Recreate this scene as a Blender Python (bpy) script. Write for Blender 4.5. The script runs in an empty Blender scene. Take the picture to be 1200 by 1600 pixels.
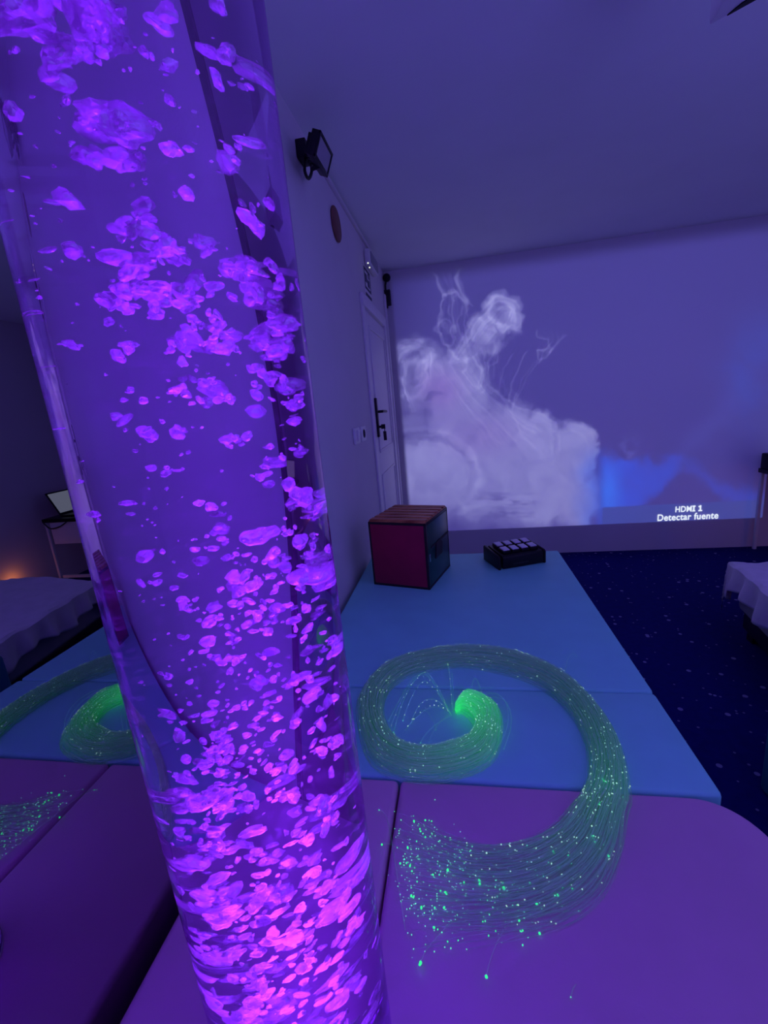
import bpy, bmesh, math, random
import numpy as np
from mathutils import Vector, Matrix

random.seed(7)
rng = np.random.default_rng(7)
SC = bpy.context.scene
COL = SC.collection
PI = math.pi

# ------------------------------------------------------------------ camera frame (fitted from the room's vanishing lines)
FPX = 686.07
CR = np.array([0.9831, 0.1588, -0.0909]); CU = np.array([0.0503, 0.2431, 0.9687])
CR /= np.linalg.norm(CR); CU -= CR * CU.dot(CR); CU /= np.linalg.norm(CU); CF = np.cross(CU, CR)
EYE = np.array([0.0, 0.0, 1.41])
def ray(x, y): return CR * (x - 600) / FPX - CU * (y - 800) / FPX + CF
def onz(x, y, z): d = ray(x, y); return EYE + d * (z - EYE[2]) / d[2]
def onx(x, y, X): d = ray(x, y); return EYE + d * (X - EYE[0]) / d[0]
def ony(x, y, Y): d = ray(x, y); return EYE + d * (Y - EYE[1]) / d[1]

# ------------------------------------------------------------------ room numbers (metres)
TOP = 0.605            # top of the padded bench
XW = -0.545            # left wall
YB = 3.94              # back wall
XR, YF, ZC = 2.95, -2.0, 2.49
XMIR = -0.535          # mirror face

# ------------------------------------------------------------------ helpers
def s2l(c):
    c = np.asarray(c, float) / 255.0
    return np.where(c <= 0.04045, c / 12.92, ((c + 0.055) / 1.055) ** 2.4)

def new_mat(name):
    m = bpy.data.materials.new(name); m.use_nodes = True
    nt = m.node_tree; nt.nodes.clear()
    out = nt.nodes.new('ShaderNodeOutputMaterial')
    return m, nt, out

def principled(name, col, rough=0.6, metal=0.0, spec=0.4, var=0.06, scale=18.0, bump=0.0, bscale=120.0, emit=None, estr=0.0, trans=0.0, ior=1.45, sheen=0.0):
    m, nt, out = new_mat(name)
    b = nt.nodes.new('ShaderNodeBsdfPrincipled')
    nt.links.new(b.outputs[0], out.inputs[0])
    b.inputs['Roughness'].default_value = rough
    b.inputs['Metallic'].default_value = metal
    b.inputs['Specular IOR Level'].default_value = spec
    b.inputs['IOR'].default_value = ior
    b.inputs['Transmission Weight'].default_value = trans
    b.inputs['Sheen Weight'].default_value = sheen
    tc = nt.nodes.new('ShaderNodeTexCoord')
    n = nt.nodes.new('ShaderNodeTexNoise'); n.inputs['Scale'].default_value = scale; n.inputs['Detail'].default_value = 4
    nt.links.new(tc.outputs['Object'], n.inputs['Vector'])
    r = nt.nodes.new('ShaderNodeValToRGB')
    c = np.array(col[:3], float)
    r.color_ramp.elements[0].position = 0.3; r.color_ramp.elements[1].position = 0.7
    r.color_ramp.elements[0].color = (*np.clip(c * (1 - var), 0, 1), 1)
    r.color_ramp.elements[1].color = (*np.clip(c * (1 + var), 0, 1), 1)
    nt.links.new(n.outputs['Fac'], r.inputs[0]); nt.links.new(r.outputs[0], b.inputs['Base Color'])
    if bump:
        n2 = nt.nodes.new('ShaderNodeTexNoise'); n2.inputs['Scale'].default_value = bscale; n2.inputs['Detail'].default_value = 3
        nt.links.new(tc.outputs['Object'], n2.inputs['Vector'])
        bp = nt.nodes.new('ShaderNodeBump'); bp.inputs['Strength'].default_value = bump; bp.inputs['Distance'].default_value = 0.004
        nt.links.new(n2.outputs['Fac'], bp.inputs['Height']); nt.links.new(bp.outputs[0], b.inputs['Normal'])
    if emit is not None:
        b.inputs['Emission Color'].default_value = (*emit, 1); b.inputs['Emission Strength'].default_value = estr
    return m

class MB:
    """collects shapes (world coordinates) into one mesh object"""
    def __init__(s): s.v = []; s.f = []
    def add(s, vs, fs):
        o = len(s.v); s.v += [tuple(map(float, p)) for p in vs]; s.f += [tuple(i + o for i in f) for f in fs]; return s
    def box(s, c, d, M=None):
        hx, hy, hz = d[0] / 2, d[1] / 2, d[2] / 2
        P = [Vector((a * hx, b * hy, e * hz)) for e in (-1, 1) for b in (-1, 1) for a in (-1, 1)]
        if M is not None: P = [M @ p for p in P]
        P = [p + Vector(c) for p in P]
        return s.add(P, [(0, 2, 3, 1), (4, 5, 7, 6), (0, 1, 5, 4), (2, 6, 7, 3), (0, 4, 6, 2), (1, 3, 7, 5)])
    def prism(s, outline, z0, z1):
        n = len(outline)
        P = [(x, y, z0) for x, y in outline] + [(x, y, z1) for x, y in outline]
        return s.add(P, [tuple(range(n))[::-1], tuple(range(n, 2 * n))] + [(i, (i + 1) % n, n + (i + 1) % n, n + i) for i in range(n)])
    def tube(s, path, r, n=8, closed=False, caps=True):
        path = [Vector(p) for p in path]; N = len(path); o = len(s.v)
        up = Vector((0, 0, 1)); prev = None
        for i, p in enumerate(path):
            a = path[(i - 1) % N] if (closed or i > 0) else p
            b = path[(i + 1) % N] if (closed or i < N - 1) else p
            t = (b - a).normalized() if (b - a).length > 1e-9 else Vector((0, 0, 1))
            if prev is None:
                q = up if abs(t.dot(up)) < 0.95 else Vector((1, 0, 0))
                u = (q - t * q.dot(t)).normalized()
            else:
                u = prev - t * prev.dot(t)
                u = u.normalized() if u.length > 1e-6 else t.orthogonal().normalized()
            prev = u; w = t.cross(u)
            rr = r[i] if hasattr(r, '__len__') else r
            for k in range(n):
                an = 2 * PI * k / n
                s.v.append(tuple(p + (u * math.cos(an) + w * math.sin(an)) * rr))
        for i in range(N if closed else N - 1):
            j = (i + 1) % N
            for k in range(n):
                l = (k + 1) % n
                s.f.append((o + i * n + k, o + i * n + l, o + j * n + l, o + j * n + k))
        if caps and not closed:
            s.f.append(tuple(o + k for k in range(n))[::-1]); s.f.append(tuple(o + (N - 1) * n + k for k in range(n)))
        return s
    def lathe(s, c, prof, n=48, axis=None):
        """prof: (radius, height) list, spun about z through c (or about axis matrix)"""
        o = len(s.v); M = axis or Matrix.Identity(3)
        for r, h in prof:
            for k in range(n):
                a = 2 * PI * k / n
                s.v.append(tuple(Vector(c) + M @ Vector((r * math.cos(a), r * math.sin(a), h))))
        for i in range(len(prof) - 1):
            for k in range(n):
                l = (k + 1) % n
                s.f.append((o + i * n + k, o + i * n + l, o + (i + 1) * n + l, o + (i + 1) * n + k))
        if prof[0][0] > 1e-6: s.f.append(tuple(o + k for k in range(n))[::-1])
        if prof[-1][0] > 1e-6: s.f.append(tuple(o + (len(prof) - 1) * n + k for k in range(n)))
        return s
    def ball(s, c, r, n=16):
        p = [(max(1e-5, r * math.sin(PI * i / n)) if 0 < i < n else 1e-5, -r * math.cos(PI * i / n)) for i in range(n + 1)]
        return s.lathe(c, p, n)
    def build(s, name, mat, parent=None, bevel=0.0, seg=2, smooth=False, ang=40):
        off = Vector(parent.matrix_world.translation) if parent else Vector((0, 0, 0))
        if parent and parent.parent: off = Vector(WORLD[parent.name])
        elif parent: off = Vector(WORLD.get(parent.name, parent.location))
        me = bpy.data.meshes.new(name)
        me.from_pydata([tuple(Vector(p) - off) for p in s.v], [], s.f)
        bm = bmesh.new(); bm.from_mesh(me)
        bmesh.ops.recalc_face_normals(bm, faces=bm.faces)
        if bevel:
            es = [e for e in bm.edges if len(e.link_faces) == 2 and e.calc_face_angle(0) > math.radians(ang)]
            bmesh.ops.bevel(bm, geom=es, offset=bevel, segments=seg, affect='EDGES', profile=0.5, clamp_overlap=True)
        bm.to_mesh(me); bm.free()
        if smooth or bevel:
            for p in me.polygons: p.use_smooth = True
            if hasattr(me, 'set_sharp_from_angle'): me.set_sharp_from_angle(angle=math.radians(35))
        if mat: me.materials.append(mat)
        o = bpy.data.objects.new(name, me); COL.objects.link(o)
        if parent: o.parent = parent
        WORLD[o.name] = tuple(off)
        return o
WORLD = {}

def tag(o, label, cat, group=None, kind=None):
    if label: o['label'] = label
    if cat: o['category'] = cat
    if group: o['group'] = group
    if kind: o['kind'] = kind
    return o
def thing(name, label, cat, loc, group=None):
    o = bpy.data.objects.new(name, None); COL.objects.link(o); o.location = loc
    o.empty_display_size = 0.05; WORLD[o.name] = tuple(loc)
    return tag(o, label, cat, group)
def struct(o): o['kind'] = 'structure'; return o
def rotz(a): return Matrix.Rotation(a, 3, 'Z')

# ------------------------------------------------------------------ materials
M_wall = principled('wall_paint', (0.70, 0.66, 0.70), 0.75, spec=0.2, var=0.02, scale=4, bump=0.15, bscale=160)
M_ceil = principled('ceiling_paint', (0.80, 0.84, 0.84), 0.85, spec=0.1, var=0.02, scale=3, bump=0.1, bscale=120)
M_door = principled('door_paint', (0.80, 0.76, 0.80), 0.45, var=0.02)
M_blue = principled('light_blue_vinyl', (0.235, 0.74, 0.66), 0.55, spec=0.35, var=0.03, scale=9, bump=0.06, bscale=260)
M_pink = principled('pink_vinyl', (0.62, 0.34, 0.51), 0.55, spec=0.35, var=0.03, scale=9, bump=0.06, bscale=260)
M_teal = principled('dark_teal_vinyl', (0.03, 0.20, 0.28), 0.55, var=0.05, bump=0.05)
M_black = principled('black_plastic', (0.008, 0.008, 0.012), 0.4, spec=0.3, var=0.1)
M_dark = principled('dark_metal', (0.03, 0.025, 0.035), 0.35, metal=0.6, var=0.1)
M_white = principled('white_plastic', (0.75, 0.74, 0.76), 0.4, var=0.02)
M_grey = principled('grey_plastic', (0.32, 0.32, 0.36), 0.5, var=0.04)
M_sheet = principled('white_sheet', (0.74, 0.70, 0.76), 0.9, spec=0.05, var=0.05, scale=14, bump=0.2, bscale=60, sheen=0.2)
M_red = principled('red_panel', (0.33, 0.005, 0.05), 0.35, var=0.06)
M_green = principled('dark_green_panel', (0.008, 0.06, 0.05), 0.3, var=0.08)
M_frameblk = principled('cube_edge_trim', (0.02, 0.012, 0.016), 0.4, var=0.1)
M_chrome = principled('chrome_latch', (0.6, 0.6, 0.62), 0.25, metal=1.0, var=0.03)
M_brown = principled('brown_disc', (0.22, 0.09, 0.07), 0.6, var=0.12)
M_paper = principled('paper', (0.74, 0.72, 0.74), 0.7, var=0.02)
M_ink = principled('printed_ink', (0.05, 0.05, 0.10), 0.6, var=0.05)
M_lens = principled('floodlight_glass', (0.30, 0.28, 0.34), 0.12, var=0.05, spec=0.6)
M_cable = principled('black_cable', (0.012, 0.012, 0.015), 0.5, var=0.05)

def wood_mat():
    m, nt, out = new_mat('orange_wood_slats')
    b = nt.nodes.new('ShaderNodeBsdfPrincipled'); nt.links.new(b.outputs[0], out.inputs[0])
    b.inputs['Roughness'].default_value = 0.4
    tc = nt.nodes.new('ShaderNodeTexCoord'); mp = nt.nodes.new('ShaderNodeMapping')
    mp.inputs['Scale'].default_value = (1, 6, 1)
    n = nt.nodes.new('ShaderNodeTexNoise'); n.inputs['Scale'].default_value = 9; n.inputs['Detail'].default_value = 5
    r = nt.nodes.new('ShaderNodeValToRGB')
    r.color_ramp.elements[0].position = .35; r.color_ramp.elements[1].position = .65
    r.color_ramp.elements[0].color = (0.30, 0.07, 0.02, 1); r.color_ramp.elements[1].color = (0.62, 0.24, 0.08, 1)
    nt.links.new(tc.outputs['Object'], mp.inputs[0]); nt.links.new(mp.outputs[0], n.inputs['Vector'])
    nt.links.new(n.outputs['Fac'], r.inputs[0]); nt.links.new(r.outputs[0], b.inputs['Base Color'])
    return m
M_wood = wood_mat()

def carpet_mat():
    m, nt, out = new_mat('speckled_blue_carpet')
    b = nt.nodes.new('ShaderNodeBsdfPrincipled'); nt.links.new(b.outputs[0], out.inputs[0])
    b.inputs['Roughness'].default_value = 0.9; b.inputs['Specular IOR Level'].default_value = 0.1
    tc = nt.nodes.new('ShaderNodeTexCoord')
    nz = nt.nodes.new('ShaderNodeTexNoise'); nz.inputs['Scale'].default_value = 30
    base = nt.nodes.new('ShaderNodeValToRGB')
    base.color_ramp.elements[0].color = (0.004, 0.004, 0.085, 1); base.color_ramp.elements[1].color = (0.008, 0.008, 0.16, 1)
    nt.links.new(tc.outputs['Object'], nz.inputs['Vector']); nt.links.new(nz.outputs['Fac'], base.inputs[0])
    prev = base.outputs[0]
    for sc, thr, keep, col, off in ((16, 0.17, 0.45, (0.22, 0.20, 0.42), 0), (25, 0.13, 0.55, (0.16, 0.14, 0.32), 3.7)):
        mp = nt.nodes.new('ShaderNodeMapping'); mp.inputs['Location'].default_value = (off, off * 2, 0)
        mp.inputs['Scale'].default_value = (1, 1, 0.0)
        nt.links.new(tc.outputs['Object'], mp.inputs[0])
        v = nt.nodes.new('ShaderNodeTexVoronoi'); v.inputs['Scale'].default_value = sc
        nt.links.new(mp.outputs[0], v.inputs['Vector'])
        lt = nt.nodes.new('ShaderNodeMath'); lt.operation = 'LESS_THAN'; lt.inputs[1].default_value = thr
        nt.links.new(v.outputs['Distance'], lt.inputs[0])
        sp = nt.nodes.new('ShaderNodeSeparateColor'); nt.links.new(v.outputs['Color'], sp.inputs[0])
        g = nt.nodes.new('ShaderNodeMath'); g.operation = 'LESS_THAN'; g.inputs[1].default_value = keep
        nt.links.new(sp.outputs[0], g.inputs[0])
        mu = nt.nodes.new('ShaderNodeMath'); mu.operation = 'MULTIPLY'
        nt.links.new(lt.outputs[0], mu.inputs[0]); nt.links.new(g.outputs[0], mu.inputs[1])
        mx = nt.nodes.new('ShaderNodeMix'); mx.data_type = 'RGBA'
        nt.links.new(mu.outputs[0], mx.inputs[0]); nt.links.new(prev, mx.inputs[6]); mx.inputs[7].default_value = (*col, 1)
        prev = mx.outputs[2]
    nt.links.new(prev, b.inputs['Base Color'])
    return m

def glass_mat(name, ior, haze=0.0, tint=(1, 1, 1)):
    m, nt, out = new_mat(name)
    g = nt.nodes.new('ShaderNodeBsdfGlass'); g.inputs['IOR'].default_value = ior; g.inputs['Roughness'].default_value = 0.0
    g.inputs['Color'].default_value = (*tint, 1)
    if haze:
        nz = nt.nodes.new('ShaderNodeTexNoise'); nz.inputs['Scale'].default_value = 35; nz.inputs['Detail'].default_value = 5
        tc = nt.nodes.new('ShaderNodeTexCoord'); nt.links.new(tc.outputs['Object'], nz.inputs['Vector'])
        mr = nt.nodes.new('ShaderNodeMapRange'); mr.inputs[1].default_value = .3; mr.inputs[2].default_value = .7
        mr.inputs[3].default_value = haze * 0.75; mr.inputs[4].default_value = haze * 1.25
        nt.links.new(nz.outputs['Fac'], mr.inputs[0])
        t = nt.nodes.new('ShaderNodeBsdfTranslucent'); t.inputs['Color'].default_value = (.9, .9, .95, 1)
        mx = nt.nodes.new('ShaderNodeMixShader')
        nt.links.new(mr.outputs[0], mx.inputs[0]); nt.links.new(g.outputs[0], mx.inputs[1]); nt.links.new(t.outputs[0], mx.inputs[2])
        nt.links.new(mx.outputs[0], out.inputs[0])
    else:
        nt.links.new(g.outputs[0], out.inputs[0])
    return m

def bubble_mat():
    m, nt, out = new_mat('air_bubble')
    tc = nt.nodes.new('ShaderNodeTexCoord')
    nz = nt.nodes.new('ShaderNodeTexNoise'); nz.inputs['Scale'].default_value = 130; nz.inputs['Detail'].default_value = 2
    nt.links.new(tc.outputs['Object'], nz.inputs['Vector'])
    bp = nt.nodes.new('ShaderNodeBump'); bp.inputs['Strength'].default_value = 0.7; bp.inputs['Distance'].default_value = 0.004
    nt.links.new(nz.outputs['Fac'], bp.inputs['Height'])
    tr = nt.nodes.new('ShaderNodeBsdfTranslucent'); tr.inputs[0].default_value = (.55, .50, .58, 1)
    df = nt.nodes.new('ShaderNodeBsdfDiffuse'); df.inputs[0].default_value = (.50, .45, .55, 1)
    gl = nt.nodes.new('ShaderNodeBsdfGlossy'); gl.inputs['Roughness'].default_value = 0.11; gl.inputs[0].default_value = (.95, .95, .95, 1)
    tp = nt.nodes.new('ShaderNodeBsdfTransparent')
    for n in (tr, df, gl): nt.links.new(bp.outputs[0], n.inputs['Normal'])
    a = nt.nodes.new('ShaderNodeMixShader'); a.inputs[0].default_value = .45
    nt.links.new(tr.outputs[0], a.inputs[1]); nt.links.new(df.outputs[0], a.inputs[2])
    b = nt.nodes.new('ShaderNodeMixShader'); b.inputs[0].default_value = .5
    nt.links.new(a.outputs[0], b.inputs[1]); nt.links.new(gl.outputs[0], b.inputs[2])
    lw = nt.nodes.new('ShaderNodeLayerWeight'); lw.inputs[0].default_value = .5
    mr = nt.nodes.new('ShaderNodeMapRange'); mr.inputs[3].default_value = .12; mr.inputs[4].default_value = .9
    nt.links.new(lw.outputs['Facing'], mr.inputs[0])
    c = nt.nodes.new('ShaderNodeMixShader')
    nt.links.new(mr.outputs[0], c.inputs[0]); nt.links.new(tp.outputs[0], c.inputs[2]); nt.links.new(b.outputs[0], c.inputs[1])
    nt.links.new(c.outputs[0], out.inputs[0])
    return m

def emit_mat(name, col, strength):
    m, nt, out = new_mat(name)
    e = nt.nodes.new('ShaderNodeEmission'); e.inputs[0].default_value = (*col, 1); e.inputs[1].default_value = strength
    nt.links.new(e.outputs[0], out.inputs[0]); return m

def fibre_mat():
    m, nt, out = new_mat('side_glow_fibre')
    at = nt.nodes.new('ShaderNodeAttribute'); at.attribute_name = 'glow'
    b = nt.nodes.new('ShaderNodeBsdfPrincipled')
    b.inputs['Base Color'].default_value = (0.50, 0.74, 0.58, 1); b.inputs['Roughness'].default_value = 0.25
    b.inputs['Emission Color'].default_value = (0.01, 1.0, 0.15, 1)
    nt.links.new(at.outputs['Fac'], b.inputs['Emission Strength'])
    tp = nt.nodes.new('ShaderNodeBsdfTransparent'); mx = nt.nodes.new('ShaderNodeMixShader'); mx.inputs[0].default_value = FIB_OPAC
    nt.links.new(tp.outputs[0], mx.inputs[1]); nt.links.new(b.outputs[0], mx.inputs[2]); nt.links.new(mx.outputs[0], out.inputs[0])
    return m
FIB_OPAC = 0.19

# ------------------------------------------------------------------ the setting
M_carpet = carpet_mat()
struct(MB().box(((XW + XR) / 2, (YF + YB) / 2, -.05), (XR - XW + .2, YB - YF + .2, .1)).build('floor', M_carpet))
struct(MB().box(((XW + XR) / 2, (YF + YB) / 2, ZC + .05), (XR - XW + .2, YB - YF + .2, .1)).build('ceiling', M_ceil))
struct(MB().box((XW - .05, (YF + YB) / 2, ZC / 2), (.1, YB - YF + .2, ZC)).build('wall_left', M_wall))
struct(MB().box(((XW + XR) / 2, YB + .05, ZC / 2), (XR - XW, .1, ZC)).build('wall_back', M_wall))
struct(MB().box((XR + .05, (YF + YB) / 2, ZC / 2), (.1, YB - YF + .2, ZC)).build('wall_right', M_wall))
struct(MB().box(((XW + XR) / 2, YF - .05, ZC / 2), (XR - XW, .1, ZC)).build('wall_front', M_wall))

# mirror panel on the left wall (acrylic safety mirror beside the bubble tube)
M_mirror, nt, out = new_mat('acrylic_mirror')
g = nt.nodes.new('ShaderNodeBsdfGlossy'); g.inputs[0].default_value = (.42, .38, .43, 1); g.inputs['Roughness'].default_value = 0.0
nt.links.new(g.outputs[0], out.inputs[0])
mir = thing('wall_mirror', 'tall frameless mirror on the wall behind the bubble tube', 'mirror', (XW, 0, 1.3))
MB().box((XW + .005, -.225, 1.40), (.008, 1.95, 2.08)).build('mirror_sheet', M_mirror, mir)
MB().box((XW + .006, .756, 1.40), (.012, .012, 2.08)).build('edge_strip', M_black, mir)['label'] = 'dark edge strip'

# ------------------------------------------------------------------ padded bench (blue) and podium (pink)
def rect(x0, y0, x1, y1): return [(x0, y0), (x1, y0), (x1, y1), (x0, y1)]
XE, XB, XS = -.515, .481, -.168
tag(MB().prism(rect(XE, 1.126, XB, 2.29), 0, TOP).build('bench_cushion', M_blue, bevel=.010, seg=3),
    'long light blue padded bench block carrying the red box', 'padded bench', 'light blue padded bench blocks')
tag(MB().prism(rect(XE, .803, XB, 1.122), 0, TOP).build('bench_cushion', M_blue, bevel=.010, seg=3),
    'short light blue padded bench block between long blue block and pink pads', 'padded bench', 'light blue padded bench blocks')
tag(MB().prism(rect(XE, -.5, XS - .002, .798), 0, TOP).build('podium_cushion', M_pink, bevel=.012, seg=3),
    'narrow pink padded podium piece running along the mirror under the bubble tube', 'padded podium', 'pink padded podium pieces')
R = .10; xo = .515
ol = [(XS + .002, -.5), (xo, -.5)] + [(xo - R + R * math.cos(a), .798 - R + R * math.sin(a)) for a in np.linspace(0, PI / 2, 12)] + [(XS + .002, .798)]
tag(MB().prism(ol, 0, TOP).build('podium_cushion', M_pink, bevel=.012, seg=3),
    'wide pink padded podium piece with a rounded corner under the green fibre ends', 'padded podium', 'pink padded podium pieces')

# ------------------------------------------------------------------ bubble tube
TR, TX, TY = .10, -.2178, .3504
TZ0, TZ1 = TOP + .005, 2.25
bt = thing('bubble_tube', 'tall clear water-filled bubble tube glowing violet in the foreground', 'bubble tube', (TX, TY, TOP))
M_acr = glass_mat('clear_acrylic', 1.49, haze=.005, tint=(.80, .60, .90))
M_wat = glass_mat('water', 1.333 / 1.49)
vsn = M_wat.node_tree.nodes.new('ShaderNodeVolumeScatter'); vsn.inputs['Density'].default_value = 0.085; vsn.inputs['Color'].default_value = (.9, .8, 1, 1)
M_wat.node_tree.links.new(vsn.outputs[0], [n for n in M_wat.node_tree.nodes if n.type == 'OUTPUT_MATERIAL'][0].inputs['Volume'])
M_bub = bubble_mat()
MB().lathe((TX, TY, TOP), [(TR, .0), (TR, .004), (.0001, .004)], 64).build('lamp_base', M_white, bt, smooth=True)
shell = MB().lathe((TX, TY, 0), [(TR, TZ0), (TR, TZ1)], 128).build('acrylic_tube', M_acr, bt, smooth=True)
water = MB().lathe((TX, TY, 0), [(TR - .006, TZ0 + .004), (TR - .006, TZ1 - .004)], 128).build('water_column', M_wat, bt, smooth=True)
MB().lathe((TX, TY, 0), [(TR + .004, TZ1 + .001), (TR + .004, TZ1 + .03), (.0001, TZ1 + .03)], 64).build('top_cap', M_black, bt, smooth=True)
shell.visible_shadow = False; water.visible_shadow = False      # clear acrylic and water let the lamp's light out

def refract_point(px, py, t):
    """photo pixel -> point inside the water at fraction t of the refracted chord"""
    d = ray(px, py); d = d / np.linalg.norm(d)
    o = EYE[:2] - np.array([TX, TY]); a = d[0] ** 2 + d[1] ** 2; b = o[0] * d[0] + o[1] * d[1]; c = o.dot(o) - TR ** 2
    q = b * b - a * c
    if q <= 0: return None
    P = EYE + d * ((-b - math.sqrt(q)) / a)
    n = np.array([P[0] - TX, P[1] - TY, 0]) / TR
    ci = -n.dot(d); eta = 1 / 1.333; k = 1 - eta * eta * (1 - ci * ci)
    d2 = eta * d + (eta * ci - math.sqrt(k)) * n
    h = d2[:2]; o = P[:2] - np.array([TX, TY]); L = -2 * o.dot(h) / h.dot(h)
    return P + d2 * (L * t)

def blob_mesh(sub, amp, el, ang):
    bm = bmesh.new(); bmesh.ops.create_icosphere(bm, subdivisions=sub, radius=1)
    k = rng.normal(size=(5, 3)) * 1.7; ph = rng.uniform(0, 6.28, 5)
    k2 = rng.normal(size=(4, 3)) * 4.2; ph2 = rng.uniform(0, 6.28, 4)
    for v in bm.verts:
        p = np.array(v.co)
        f = 1 + amp * (np.sin(k @ p + ph).sum() * .45 + np.sin(k2 @ p + ph2).sum() * .22)
        v.co = Vector(p * max(.3, f))
    for v in bm.verts: v.co = Vector((v.co.x * el[0], v.co.y * el[1], v.co.z * el[2]))
    V = np.array([v.co[:] for v in bm.verts]); F = [tuple(w.index for w in f.verts) for f in bm.faces]; bm.free()
    Rm = np.array(Matrix.Rotation(ang[0], 3, 'X') @ Matrix.Rotation(ang[1], 3, 'Y') @ Matrix.Rotation(ang[2], 3, 'Z'))
    return V @ Rm.T, F

# clusters seen in the photograph: x, y, spread x, spread y, how many, size (px)
CL = [(60, 20, 60, 25, 9, 26), (180, 20, 50, 25, 8, 26), (95, 110, 18, 45, 5, 18), (125, 75, 22, 20, 4, 18), (165, 70, 20, 12, 3, 16), (250, 20, 20, 20, 3, 18),
      (260, 85, 25, 12, 3, 15), (345, 10, 12, 15, 2, 14), (350, 105, 16, 32, 5, 15), (405, 130, 10, 10, 2, 14), (140, 190, 18, 20, 4, 15), (205, 215, 36, 22, 8, 20), (205, 258, 26, 16, 6, 20),
      (135, 250, 20, 7, 3, 15), (90, 310, 22, 6, 2, 16), (100, 385, 22, 12, 3, 18), (95, 342, 10, 6, 1, 14), (300, 232, 25, 14, 4, 17), (368, 250, 16, 28, 6, 18), (395, 352, 12, 15, 4, 18), (425, 312, 8, 6, 1, 18),
      (285, 302, 16, 9, 3, 13), (20, 185, 4, 8, 2, 11), (258, 160, 6, 8, 1, 13), (215, 360, 40, 22, 14, 17), (290, 390, 30, 16, 8, 16), (235, 340, 18, 12, 3, 16),
      (240, 430, 48, 30, 24, 17), (200, 470, 22, 24, 10, 20), (300, 470, 50, 32, 28, 17), (410, 450, 40, 34, 26, 18), (400, 420, 40, 12, 8, 16), (190, 540, 14, 12, 5, 16), (100, 540, 18, 8, 4, 13),
      (330, 540, 60, 30, 32, 16), (430, 540, 25, 40, 20, 17), (300, 600, 40, 22, 16, 15), (340, 625, 26, 14, 9, 15), (405, 610, 16, 22, 8, 20), (460, 625, 18, 20, 9, 15), (215, 620, 14, 10, 3, 15), (190, 645, 9, 9, 2, 14),
      (240, 680, 18, 14, 6, 14), (275, 680, 8, 8, 2, 12), (370, 690, 30, 12, 8, 14), (425, 715, 18, 12, 6, 14), (260, 740, 22, 14, 6, 12), (285, 728, 8, 14, 3, 12), (410, 745, 12, 14, 5, 13), (470, 700, 14, 10, 4, 13),
      (195, 787, 14, 8, 3, 12), (232, 793, 12, 6, 2, 13), (150, 805, 8, 8, 2, 12), (325, 787, 12, 7, 3, 13), (345, 815, 16, 16, 5, 15), (465, 775, 18, 18, 10, 15), (500, 790, 14, 20, 8, 15), (240, 860, 12, 8, 3, 11),
      (300, 850, 24, 14, 6, 12), (375, 860, 28, 16, 10, 13), (450, 850, 34, 26, 20, 15), (490, 880, 24, 34, 18, 15), (240, 910, 22, 10, 6, 11), (400, 925, 40, 28, 22, 18), (300, 945, 24, 18, 8, 13),
      (360, 980, 50, 24, 24, 14), (450, 965, 40, 28, 24, 15), (500, 1010, 26, 30, 16, 14), (265, 1055, 22, 10, 5, 11), (330, 1030, 40, 24, 14, 12), (410, 1050, 44, 30, 22, 15),
      (490, 1090, 28, 34, 16, 15), (380, 1110, 50, 30, 28, 14), (300, 1130, 36, 24, 12, 12), (350, 1180, 44, 32, 38, 14), (430, 1190, 46, 36, 26, 14), (510, 1170, 22, 30, 12, 14), (270, 1220, 20, 24, 6, 12),
      (330, 1235, 44, 26, 24, 14), (385, 1255, 50, 30, 24, 14), (480, 1270, 44, 40, 24, 14), (525, 1270, 16, 40, 12, 13), (310, 1320, 34, 26, 18, 14), (400, 1330, 54, 34, 26, 14), (490, 1370, 44, 34, 22, 14), (340, 1390, 40, 30, 20, 14),
      (430, 1410, 40, 34, 30, 14), (370, 1460, 54, 34, 26, 13), (470, 1470, 50, 40, 28, 13), (545, 1430, 16, 50, 12, 13), (330, 1500, 24, 40, 12, 13), (430, 1540, 60, 40, 34, 13), (520, 1550, 40, 40, 20, 13), (400, 1590, 60, 40, 26, 13)]
SP = 1.0
bubs = []
for (cx, cy, sx, sy, n, sz) in CL:
    lowf = 1.0 if cy < 330 else (.84 if cy < 900 else .66)
    for i in range(int(n * (1.0 if cy < 330 else (1.2 if cy < 900 else 1.3)))):
        px, py = rng.normal(cx, sx * .70), rng.normal(cy, sy * .70)
        bubs.append((px, py, sz * lowf * rng.lognormal(-.1, .40)))
for i in range(330):                                        # fine bubbles everywhere in the column
    py = rng.uniform(0, 1640); lx = max(-150, .263 * (py - 364)); rx = 412 + .1256 * py
    bubs.append((rng.uniform(lx + 8, rx - 8), py, rng.uniform(2.0, 6.0)))
pool = []
for px, py, sz in bubs:
    P = None
    for tr in range(8):
        t = rng.uniform(.12, .88); Q = refract_point(px, py, t)
        if Q is None: break
        r = sz * .5 / FPX * np.linalg.norm(Q - EYE) * .92
        if math.hypot(Q[0] - TX, Q[1] - TY) + r * 1.25 < TR - .008 and TZ0 + .03 < Q[2] < TZ1 - .03: P = (Q, r); break
    if P: pool.append((P[0], P[1]))
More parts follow.
